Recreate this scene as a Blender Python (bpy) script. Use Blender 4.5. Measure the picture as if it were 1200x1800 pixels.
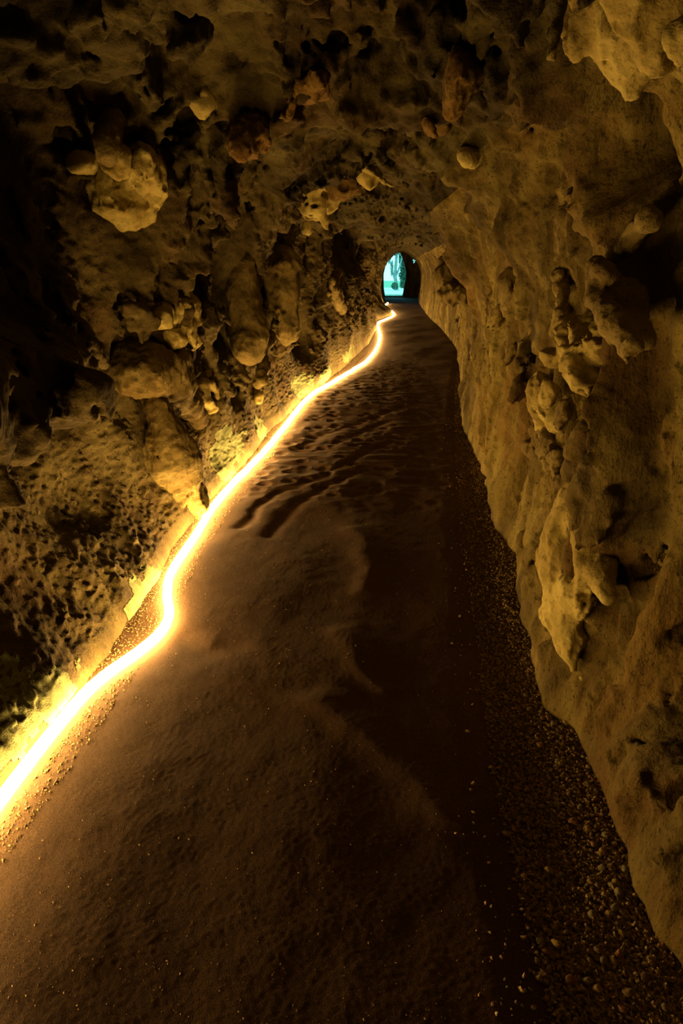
import bpy, math, random
import numpy as np

# ------------------------------------------------------------------ camera, sky, exposure
scene = bpy.context.scene
for o in list(bpy.data.objects):
    bpy.data.objects.remove(o)
COL = scene.collection

CAM_H, PITCH, YAW = 1.55, 19.714, 4.709
cam_data = bpy.data.cameras.new('camera')
cam_data.sensor_fit = 'VERTICAL'
cam_data.sensor_height = 36.0
cam_data.lens = 24.0
cam_data.clip_start, cam_data.clip_end = 0.05, 400
cam = bpy.data.objects.new('camera', cam_data)
cam.location = (0, 0, CAM_H)
cam.rotation_euler = (math.radians(90 - PITCH), 0, math.radians(YAW))
COL.objects.link(cam)
scene.camera = cam

world = bpy.data.worlds.new('sky')
scene.world = world
world.use_nodes = True
bg = world.node_tree.nodes['Background']
bg.inputs['Color'].default_value = (0.22, 0.86, 1.0, 1)      # daylight seen with a tungsten white balance
bg.inputs['Strength'].default_value = 3.2
world.cycles.sampling_method = 'NONE'                        # it only reaches the tunnel through the far mouth

scene.view_settings.view_transform = 'Standard'
scene.view_settings.look = 'None'
scene.view_settings.exposure = 0.0
scene.view_settings.gamma = 1.0
scene.view_settings.use_curve_mapping = False
scene.cycles.max_bounces = 4
scene.cycles.diffuse_bounces = 1
scene.cycles.glossy_bounces = 1
scene.cycles.use_denoising = True
scene.cycles.use_light_tree = True
scene.cycles.sample_clamp_indirect = 4.0

ROPE_LIGHT = (1.0, 0.58, 0.18)
ROPE_POWER = 105.0
ALBEDO = 0.36                                                # the rock is darker than it looks beside the lamp

# ------------------------------------------------------------------ numeric helpers
f32 = np.float32

def h3(ix, iy, iz, seed):
    h = (ix.astype(np.uint32) * np.uint32(374761393) + iy.astype(np.uint32) * np.uint32(668265263)
         + iz.astype(np.uint32) * np.uint32(2147483647) + np.uint32(seed * 974711 + 12345))
    h = (h ^ (h >> np.uint32(13))) * np.uint32(1274126177)
    h = (h ^ (h >> np.uint32(15))) * np.uint32(2246822519)
    return h ^ (h >> np.uint32(16))

_G = np.random.RandomState(7).normal(size=(256, 3))
_G = (_G / np.linalg.norm(_G, axis=1)[:, None]).astype(f32)

def chunked(fn):
    def g(P, *a, **k):
        P = np.asarray(P, f32)
        if len(P) <= 300000:
            return fn(P, *a, **k)
        return np.concatenate([fn(P[i:i + 300000], *a, **k) for i in range(0, len(P), 300000)])
    return g

@chunked
def noise(P, seed=0):
    """gradient noise, about -1..1"""
    i = np.floor(P)
    f = (P - i).astype(f32)
    i = i.astype(np.int64)
    u = f * f * f * (f * (f * 6 - 15) + 10)
    out = np.zeros(len(P), f32)
    for dx in (0, 1):
        wx = u[:, 0] if dx else 1 - u[:, 0]
        for dy in (0, 1):
            wy = u[:, 1] if dy else 1 - u[:, 1]
            for dz in (0, 1):
                wz = u[:, 2] if dz else 1 - u[:, 2]
                g = _G[h3(i[:, 0] + dx, i[:, 1] + dy, i[:, 2] + dz, seed) & np.uint32(255)]
                d = g[:, 0] * (f[:, 0] - dx) + g[:, 1] * (f[:, 1] - dy) + g[:, 2] * (f[:, 2] - dz)
                out += wx * wy * wz * d
    return out * 1.6

def fbm(P, seed=0, octaves=4, gain=0.5, lac=2.03):
    P = np.asarray(P, f32)
    a, t, s = 1.0, 0.0, 0
    for k in range(octaves):
        s = s + a * noise(P, seed + k * 17)
        t += a
        a *= gain
        P = P * f32(lac) + f32(3.7)
    return s / t

def ridged(P, seed=0, octaves=3, gain=0.5):
    P = np.asarray(P, f32)
    a, t, s = 1.0, 0.0, 0
    for k in range(octaves):
        s = s + a * (1 - np.abs(noise(P, seed + k * 31)) * 1.6)
        t += a
        a *= gain
        P = P * f32(2.1) + f32(5.1)
    return s / t

@chunked
def cells(P, seed=0):
    """distance to the nearest scattered point (0 .. ~1)"""
    i = np.floor(P).astype(np.int64)
    best = np.full(len(P), 9.0, f32)
    for dx in (-1, 0, 1):
        for dy in (-1, 0, 1):
            for dz in (-1, 0, 1):
                c = (i[:, 0] + dx, i[:, 1] + dy, i[:, 2] + dz)
                h = h3(*c, seed)
                px = c[0] + (h & np.uint32(1023)) / f32(1023) - P[:, 0]
                py = c[1] + ((h >> np.uint32(10)) & np.uint32(1023)) / f32(1023) - P[:, 1]
                pz = c[2] + ((h >> np.uint32(20)) & np.uint32(1023)) / f32(1023) - P[:, 2]
                np.minimum(best, (px * px + py * py + pz * pz).astype(f32), out=best)
    return np.sqrt(best)

def sstep(a, b, x):
    t = np.clip((x - a) / (b - a), 0, 1)
    return t * t * (3 - 2 * t)

def sc(P, sx, sy, sz):
    return np.asarray(P, f32) * np.array([sx, sy, sz], f32)

def link_mesh(name, verts, quads, mat, parent=None, smooth=True):
    verts = np.ascontiguousarray(verts, np.float32)
    quads = np.ascontiguousarray(quads, np.int32)
    n = quads.shape[1]
    me = bpy.data.meshes.new(name)
    me.vertices.add(len(verts))
    me.vertices.foreach_set('co', verts.ravel())
    me.loops.add(quads.size)
    me.loops.foreach_set('vertex_index', quads.ravel())
    me.polygons.add(len(quads))
    me.polygons.foreach_set('loop_start', np.arange(0, quads.size, n, dtype=np.int32))
    me.polygons.foreach_set('loop_total', np.full(len(quads), n, np.int32))
    me.update(calc_edges=True)
    me.polygons.foreach_set('use_smooth', np.full(len(quads), smooth, bool))
    if mat:
        me.materials.append(mat)
    o = bpy.data.objects.new(name, me)
    COL.objects.link(o)
    if parent:
        o.parent = parent
    return o

def grid_quads(n, m):
    """faces of an n x m grid of points laid out row by row"""
    a = (np.arange(n - 1)[:, None] * m + np.arange(m - 1)[None, :]).ravel()
    return np.stack([a, a + 1, a + m + 1, a + m], 1)

def tag(o, label, cat, group=None, kind=None):
    o['label'] = label
    o['category'] = cat
    if group:
        o['group'] = group
    if kind:
        o['kind'] = kind
    return o

def structure(o):
    o['kind'] = 'structure'
    return o

def thing(name, label, cat, loc=(0, 0, 0), group=None):
    o = bpy.data.objects.new(name, None)
    o.location = loc
    COL.objects.link(o)
    return tag(o, label, cat, group)

# ------------------------------------------------------------------ materials
def new_mat(name):
    m = bpy.data.materials.new(name)
    m.use_nodes = True
    nt = m.node_tree
    b = nt.nodes['Principled BSDF']
    b.inputs['Roughness'].default_value = 0.9
    b.inputs['Specular IOR Level'].default_value = 0.2
    return m, nt, b

def ramp(nt, fac, stops):
    r = nt.nodes.new('ShaderNodeValToRGB')
    els = r.color_ramp.elements
    while len(els) < len(stops):
        els.new(0.5)
    for e, (p, c) in zip(els, stops):
        e.position = p
        e.color = (*c, 1)
    nt.links.new(fac, r.inputs[0])
    return r.outputs[0]

def tex_noise(nt, scale, detail=4, rough=0.6, vec=None, dist=0.0):
    n = nt.nodes.new('ShaderNodeTexNoise')
    n.inputs['Scale'].default_value = scale
    n.inputs['Detail'].default_value = detail
    n.inputs['Roughness'].default_value = rough
    n.inputs['Distortion'].default_value = dist
    if vec:
        nt.links.new(vec, n.inputs['Vector'])
    return n.outputs[0]

def mix(nt, fac, a, b, blend='MIX'):
    m = nt.nodes.new('ShaderNodeMix')
    m.data_type = 'RGBA'
    m.blend_type = blend
    if isinstance(fac, float):
        m.inputs[0].default_value = fac
    else:
        nt.links.new(fac, m.inputs[0])
    for s, i in ((a, 6), (b, 7)):
        if isinstance(s, tuple):
            m.inputs[i].default_value = (*s, 1)
        else:
            nt.links.new(s, m.inputs[i])
    return m.outputs[2]

def coords(nt, scale=(1, 1, 1)):
    tc = nt.nodes.new('ShaderNodeTexCoord')
    mp = nt.nodes.new('ShaderNodeMapping')
    mp.inputs['Scale'].default_value = scale
    nt.links.new(tc.outputs['Object'], mp.inputs[0])
    return mp.outputs[0]

def bump(nt, bsdf, pairs):
    prev = None
    for h, strength, dist in pairs:
        b = nt.nodes.new('ShaderNodeBump')
        b.inputs['Strength'].default_value = strength
        b.inputs['Distance'].default_value = dist
        nt.links.new(h, b.inputs['Height'])
        if prev:
            nt.links.new(prev, b.inputs['Normal'])
        prev = b.outputs[0]
    nt.links.new(prev, bsdf.inputs['Normal'])

def rock_mat(name, dark, mid, light, rust, rust_amt, bump_k=1.0, zscale=0.5, pit=0.5, tone=1.0, stain=0.75):
    m, nt, b = new_mat(name)
    v = coords(nt)
    vs = coords(nt, (1, 1, zscale))
    n1 = tex_noise(nt, 3.2, 6, 0.62, vs, 0.4)
    c = ramp(nt, n1, [(0.36, dark), (0.50, mid), (0.64, light)])
    n2 = tex_noise(nt, 1.9, 5, 0.6, v, 0.6)
    c2 = ramp(nt, n2, [(0.52, (0, 0, 0)), (0.66, (rust_amt,) * 3)])
    c = mix(nt, c2, c, rust)
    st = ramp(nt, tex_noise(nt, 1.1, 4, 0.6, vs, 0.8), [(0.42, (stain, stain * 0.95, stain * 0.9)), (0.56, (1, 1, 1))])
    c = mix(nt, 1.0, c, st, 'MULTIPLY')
    n3 = tex_noise(nt, 70, 3, 0.6, v)
    specks = ramp(nt, n3, [(0.30, (pit, pit, pit)), (0.44, (1, 1, 1))])
    c = mix(nt, 1.0, c, specks, 'MULTIPLY')
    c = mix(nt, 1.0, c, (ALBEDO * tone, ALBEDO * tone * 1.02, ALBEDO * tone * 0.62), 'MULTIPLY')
    nt.links.new(c, b.inputs['Base Color'])
    bump(nt, b, [(tex_noise(nt, 22, 5, 0.65, vs), 0.55 * bump_k, 0.03),
                 (tex_noise(nt, 95, 4, 0.7, v), 0.55 * bump_k, 0.008)])
    return m

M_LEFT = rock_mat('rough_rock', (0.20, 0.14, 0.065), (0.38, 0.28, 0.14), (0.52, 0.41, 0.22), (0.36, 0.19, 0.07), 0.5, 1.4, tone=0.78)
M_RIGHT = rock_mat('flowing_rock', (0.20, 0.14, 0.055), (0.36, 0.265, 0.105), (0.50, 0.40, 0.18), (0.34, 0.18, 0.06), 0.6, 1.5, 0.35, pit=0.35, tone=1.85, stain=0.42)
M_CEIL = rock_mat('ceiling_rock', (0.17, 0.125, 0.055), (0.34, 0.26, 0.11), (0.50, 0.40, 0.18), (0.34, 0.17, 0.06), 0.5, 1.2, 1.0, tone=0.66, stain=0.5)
M_PALE = rock_mat('pale_limestone', (0.44, 0.34, 0.15), (0.58, 0.46, 0.22), (0.68, 0.57, 0.30), (0.50, 0.33, 0.13), 0.35, 0.7, 1.0, 0.55, tone=2.1)
M_TAN = rock_mat('tan_stone', (0.30, 0.21, 0.10), (0.44, 0.33, 0.16), (0.54, 0.43, 0.23), (0.42, 0.24, 0.09), 0.4, 1.1, 0.8, tone=1.45)
M_RUST = rock_mat('rust_stone', (0.28, 0.16, 0.055), (0.46, 0.27, 0.09), (0.56, 0.37, 0.15), (0.42, 0.19, 0.05), 0.6, 0.8, 1.0, tone=0.95)

def sand_mat():
    m, nt, b = new_mat('packed_sand')
    v = coords(nt)
    c = ramp(nt, tex_noise(nt, 2.3, 5, 0.6, v, 0.3), [(0.25, (0.090, 0.050, 0.021)), (0.75, (0.130, 0.074, 0.031))])
    sp = ramp(nt, tex_noise(nt, 230, 2, 0.5, v), [(0.33, (0.45, 0.45, 0.45)), (0.48, (1, 1, 1)), (0.66, (1, 1, 1)), (0.72, (1.6, 1.55, 1.4))])
    c = mix(nt, 1.0, c, sp, 'MULTIPLY')
    nt.links.new(c, b.inputs['Base Color'])
    bump(nt, b, [(tex_noise(nt, 40, 3, 0.5, v), 0.10, 0.006), (tex_noise(nt, 260, 3, 0.6, v), 0.35, 0.003)])
    return m
M_SAND = sand_mat()

def plain_mat(name, c0, c1, scale, rough=0.9, b_scale=60, b_str=0.3, b_dist=0.01):
    m, nt, b = new_mat(name)
    v = coords(nt)
    nt.links.new(ramp(nt, tex_noise(nt, scale, 4, 0.6, v), [(0.35, c0), (0.65, c1)]), b.inputs['Base Color'])
    b.inputs['Roughness'].default_value = rough
    bump(nt, b, [(tex_noise(nt, b_scale, 4, 0.6, v), b_str, b_dist)])
    return m

M_PEB = [plain_mat('pebble_brown', (0.153, 0.101, 0.042), (0.250, 0.175, 0.076), 40),
         plain_mat('pebble_ochre', (0.250, 0.169, 0.047), (0.348, 0.249, 0.080), 40),
         plain_mat('pebble_grey', (0.167, 0.142, 0.076), (0.265, 0.223, 0.122), 40),
         plain_mat('pebble_red', (0.223, 0.108, 0.042), (0.292, 0.162, 0.066), 40)]
M_GRAVEL = plain_mat('gravel_mix', (0.10, 0.07, 0.03), (0.50, 0.36, 0.15), 80)
M_MOSS = plain_mat('moss', (0.13, 0.145, 0.055), (0.24, 0.255, 0.11), 18, 1.0, 160, 0.8, 0.01)
M_GRASS = plain_mat('lawn_green', (0.10, 0.22, 0.12), (0.20, 0.34, 0.18), 3)
M_PATH = plain_mat('pale_path', (0.55, 0.55, 0.5), (0.7, 0.7, 0.65), 3)
M_BARK = plain_mat('bark', (0.16, 0.17, 0.14), (0.32, 0.34, 0.30), 6)
M_LEAF = plain_mat('foliage_dark', (0.03, 0.09, 0.05), (0.07, 0.16, 0.08), 4)
M_LEAF2 = plain_mat('foliage_grey_green', (0.16, 0.22, 0.15), (0.30, 0.36, 0.26), 4)

def glow_mat():
    m = bpy.data.materials.new('lit_rope')
    m.use_nodes = True
    nt = m.node_tree
    nt.nodes.clear()
    e = nt.nodes.new('ShaderNodeEmission')
    e.inputs[0].default_value = (*ROPE_LIGHT, 1)
    e.inputs[1].default_value = ROPE_POWER
    o = nt.nodes.new('ShaderNodeOutputMaterial')
    nt.links.new(e.outputs[0], o.inputs[0])
    return m
M_GLOW = glow_mat()

# ------------------------------------------------------------------ plan of the tunnel
LEFT_BASE = [(-1.28, -4.0), (-1.27, 1.0), (-1.24, 1.68), (-1.23, 2.11), (-1.22, 2.4), (-1.24, 2.68), (-1.26, 3.17), (-1.30, 3.55),
             (-1.30, 4.3), (-1.285, 4.66), (-1.26, 5.72), (-1.27, 6.73), (-1.22, 7.14), (-1.18, 8.5), (-0.91, 11.07), (-0.66, 15.0),
             (-0.62, 18.54), (-0.70, 20.6), (-0.74, 22.0), (-0.36, 24.3), (-0.33, 26.4), (-0.66, 28.6), (-0.78, 31.5), (-0.72, 34.6),
             (-1.7, 35.3), (-1.7, 42.0)]
RIGHT_BASE = [(0.74, -4.0), (0.74, 0.6), (0.71, 1.23), (0.66, 1.40), (0.69, 1.55), (0.69, 1.81), (0.66, 2.10), (0.59, 2.22), (0.60, 2.40), (0.62, 2.78),
              (0.64, 3.26), (0.72, 3.62), (0.65, 4.1), (0.67, 4.5), (0.71, 5.19), (0.69, 7.16), (0.83, 9.0), (1.05, 12.0),
              (1.18, 14.59), (1.12, 19.59), (0.98, 22.92), (0.90, 28.0), (0.86, 34.6), (1.8, 35.3), (1.8, 42.0)]
def curve_x(tab, y, blur=0.0):
    xs, ys = np.array(tab).T
    if blur:
        return sum(np.interp(y + d * blur, ys, xs) for d in (-1, -0.5, 0, 0.5, 1)) / 5
    return np.interp(y, ys, xs)

Y0, Y1 = -4.0, 42.0
def y_samples(q):
    a = [np.linspace(Y0, 0.6, 50, endpoint=False)]
    y = 0.6
    b = []
    while y < Y1:
        b.append(y)
        y += q * 0.0026 * max(y, 1.2) ** 1.05
    b.append(Y1)
    return np.concatenate([a[0], b])

def section(y):
    """one arch at the distances y: returns control points (len(y), 11, 2) in x,z"""
    xl, xr = curve_x(LEFT_BASE, y), curve_x(RIGHT_BASE, y)
    xls, xrs = curve_x(LEFT_BASE, y, 0.6), curve_x(RIGHT_BASE, y, 0.5)
    near = sstep(4.3, 3.1, y)                       # the left wall leans back near the viewer
    xls = xls - 0.42 * sstep(21.5, 23.0, y) * sstep(28.5, 26.5, y) - 0.10 * sstep(20.0, 22.0, y) * sstep(35.2, 34.6, y)
    up = sstep(3.0, 4.0, y) * 0.10 - sstep(8, 14, y) * 0.12 - sstep(18, 30, y) * 0.16 + sstep(34.6, 35.4, y) * 0.8
    xc = (xls + xrs) / 2
    one = np.ones_like(y)
    pts = [(xl + 0.02, -0.06 * one), (xl, 0.10 * one), (xls - 0.06 - 0.28 * near, 0.55 * one), (xls - 0.07 - 0.26 * near, 1.1 * one),
           (xls + 0.02 - 0.22 * near, 1.65 + 0.3 * up), (xls + 0.34 - 0.2 * near, 2.18 + up), (xc, 2.45 + up),
           (xrs - 0.36, 2.2 + up), (xrs - 0.04, 1.72 + 0.3 * up), (xrs + 0.05, 1.15 * one), (xrs * 0.5 + xr * 0.5 + 0.03, 0.55 * one),
           (xr, 0.10 * one), (xr - 0.02, -0.06 * one)]
    return np.stack([np.stack(p, -1) for p in pts], 1)

def catmull(P, t):
    """P (n,k,2), t in 0..k-1 -> (n,len(t),2)"""
    k = P.shape[1]
    i = np.clip(np.floor(t).astype(int), 0, k - 2)
    f = (t - i)[None, :, None]
    p0, p1, p2, p3 = (P[:, np.clip(i + d, 0, k - 1)] for d in (-1, 0, 1, 2))
    return 0.5 * (2 * p1 + (p2 - p0) * f + (2 * p0 - 5 * p1 + 4 * p2 - p3) * f ** 2 + (3 * p1 - p0 - 3 * p2 + p3) * f ** 3)

# hand-placed swellings and hollows of the walls: (y, z, half length, half height, tilt deg, depth, edge sharpness)
LEFT_FEATURES = [
    (1.75, 1.14, 0.72, 0.32, 6, 0.46, 2.6),
    (2.70, 1.20, 0.42, 0.22, 0, 0.26, 2.0),      # big rough boulder of wall beside the viewer
    (2.80, 0.92, 0.26, 0.22, -20, -0.20, 1.6),      # dark cleft behind it
    (1.95, 0.80, 0.60, 0.10, 6, -0.18, 1.8),      # hollow under it
    (3.75, 1.55, 0.22, 0.35, 0, 0.12, 1.5),
    (4.45, 0.62, 0.25, 0.22, 0, -0.12, 1.6),
    (5.00, 0.75, 0.30, 0.30, 0, -0.22, 1.6),
    (5.55, 1.35, 0.30, 0.70, 5, -0.40, 2.2),
    (6.9, 1.70, 0.50, 0.60, 0, -0.46, 2.4),
    (8.2, 1.5, 0.35, 0.6, 0, -0.30, 2.0),
    (4.45, 1.75, 0.22, 0.42, 0, -0.34, 2.2),
    (12.3, 2.0, 2.9, 0.50, 0, -0.55, 3.0),
    (9.8, 0.86, 0.35, 0.16, 0, -0.28, 2.0),
    (2.50, 2.02, 0.85, 0.56, 0, -0.58, 3.0),
    (9.8, 1.0, 0.35, 0.5, 0, 0.14, 1.5),
    (13.0, 1.2, 0.6, 0.6, 0, 0.16, 1.5),
    (9.0, 0.75, 0.3, 0.3, 0, -0.2, 1.5),
]
RIGHT_FEATURES = [
    (7.9, 1.58, 0.75, 0.22, 0, -0.42, 2.0),       # dark slot
    (6.9, 1.6, 0.30, 0.5, 0, 0.10, 1.6),
    (9.2, 1.3, 0.5, 0.3, 0, 0.14, 1.6),
    (3.9, 0.9, 0.35, 0.7, 0, -0.08, 1.4),
    (5.2, 0.8, 0.20, 0.8, 4, 0.08, 1.4),
    (4.55, 0.6, 0.12, 0.6, 0, 0.05, 1.4),
    (2.9, 1.25, 0.25, 0.55, 0, -0.10, 1.5),
    (2.25, 0.75, 0.18, 0.6, 0, 0.05, 1.4),
    (1.75, 0.95, 0.30, 0.45, 0, -0.05, 1.4),
    (1.60, 0.42, 0.20, 0.12, 0, -0.10, 1.8),
    (1.35, 0.75, 0.10, 0.18, 0, -0.12, 1.8),
    (2.2, 1.85, 0.16, 0.13, 0, -0.30, 1.8),
    (3.3, 2.0, 0.5, 0.3, 0, -0.14, 1.6),
    (4.4, 1.75, 0.3, 0.6, 0, 0.07, 1.5),
]
CEIL_FEATURES = [                                  # (x, y, half width, half length, tilt, depth, sharpness)
    (-0.50, 4.05, 0.17, 0.32, 0, -0.45, 2.5), (-0.20, 4.2, 0.22, 0.34, 0, -0.45, 2.5), (-0.66, 3.95, 0.08, 0.16, 0, -0.40, 2.0), (-0.83, 3.75, 0.09, 0.12, 0, -0.34, 2.0),
    (0.15, 4.4, 0.10, 0.3, 0, -0.30, 2.0), (-0.30, 7.2, 0.35, 0.4, 0, -0.30, 2.0), (-0.95, 6.6, 0.12, 0.4, 0, -0.40, 2.0), (0.25, 10.2, 0.2, 0.5, 0, -0.3, 2.0), (0.05, 2.9, 0.07, 0.10, 0, -0.30, 2.0),
]
def feature_sum(Y, Z, feats, warp):
    s = np.zeros_like(Y)
    for y, z, sy, sz, a, amp, k in feats:
        sel = np.abs(Y - y) < 2.2 * max(sy, sz)
        if not sel.any():
            continue
        ca, sa = math.cos(math.radians(a)), math.sin(math.radians(a))
        dy, dz = Y[sel] - y, Z[sel] - z
        r = np.sqrt(((dy * ca + dz * sa) / sy) ** 2 + ((dz * ca - dy * sa) / sz) ** 2) * (1 + 0.30 * warp[sel])
        s[sel] += amp * np.exp(-r ** (2 * k) * 1.1)
    return s

LIPS = [-4.2, -1.5, 0.4, 1.5, 2.5, 3.9, 6.7, 8.3, 9.9, 11.8, 14.2, 17.0, 20.5, 24.5, 29.0, 34.0, 43.0]
LIP_AMP = np.array([0.6, 0.6, 0.7, 0.7, 1.25, 1.1, 0.8, 1.0, 0.8, 1.0, 0.8, 0.9, 0.8, 0.9, 0.6, 0.6, 0.6])

def surface_nets(f, want=None):
    """vertices (in index space) and quads of the zero level of a sampled field (inside < 0)"""
    ins = f < 0
    n = np.array(f.shape)
    c = np.zeros(n - 1, np.int8)
    for dx in (0, 1):
        for dy in (0, 1):
            for dz in (0, 1):
                c += ins[dx:n[0] - 1 + dx, dy:n[1] - 1 + dy, dz:n[2] - 1 + dz]
    act = (c > 0) & (c < 8)
    del c
    idx = np.argwhere(act)
    vid = np.full(act.shape, -1, np.int32)
    vid[act] = np.arange(len(idx))
    acc = np.zeros((len(idx), 3))
    cnt = np.zeros(len(idx))
    for ax in range(3):
        o1, o2 = [a for a in range(3) if a != ax]
        for a in (0, 1):
            for b in (0, 1):
                p = idx.copy()
                p[:, o1] += a
                p[:, o2] += b
                q = p.copy()
                q[:, ax] += 1
                fa, fb = f[tuple(p.T)], f[tuple(q.T)]
                x = (fa < 0) != (fb < 0)
                t = fa[x] / (fa[x] - fb[x])
                w = p[x].astype(float)
                w[:, ax] += t
                acc[x] += w
                cnt[x] += 1
    Q = []
    for ax in range(3):
        o1, o2 = (ax + 1) % 3, (ax + 2) % 3
        lo = [slice(1, -1)] * 3
        lo[ax] = slice(0, -1)
        hi = list(lo)
        hi[ax] = slice(1, None)
        a, b = ins[tuple(lo)], ins[tuple(hi)]
        e = np.argwhere(a != b)
        if not len(e):
            continue
        sgn = a[a != b]
        off = np.ones(3, int)
        off[ax] = 0
        e = e + off
        def g(d1, d2):
            k = e.copy()
            k[:, o1] += d1
            k[:, o2] += d2
            return vid[tuple(k.T)]
        q = np.stack([g(-1, -1), g(0, -1), g(0, 0), g(-1, 0)], 1)
        q[~sgn] = q[~sgn][:, ::-1]
        Q.append(q)
    return acc / cnt[:, None], np.concatenate(Q)

def drop_islands(nv, Q):
    """keep the largest connected piece"""
    lab = np.arange(nv)
    while True:
        m = lab[Q].min(1)
        new = lab.copy()
        for k in range(4):
            np.minimum.at(new, Q[:, k], m)
        new = new[new]
        if (new == lab).all():
            break
        lab = new
    cnt = np.bincount(lab, minlength=nv)
    return Q[lab[Q[:, 0]] == cnt.argmax()]

def smin(a, b, k):
    t = np.clip(0.5 + 0.5 * (b - a) / k, 0, 1)
    return b + (a - b) * t - k * t * (1 - t)

def resample(A, axis, n):
    """linear resampling of an array along an axis to n samples"""
    x = np.linspace(0, A.shape[axis] - 1, n)
    i = np.minimum(x.astype(int), A.shape[axis] - 2)
    f = (x - i).astype(f32)
    sh = [1] * A.ndim
    sh[axis] = n
    f = f.reshape(sh)
    return np.take(A, i, axis) * (1 - f) + np.take(A, i + 1, axis) * f

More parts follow.
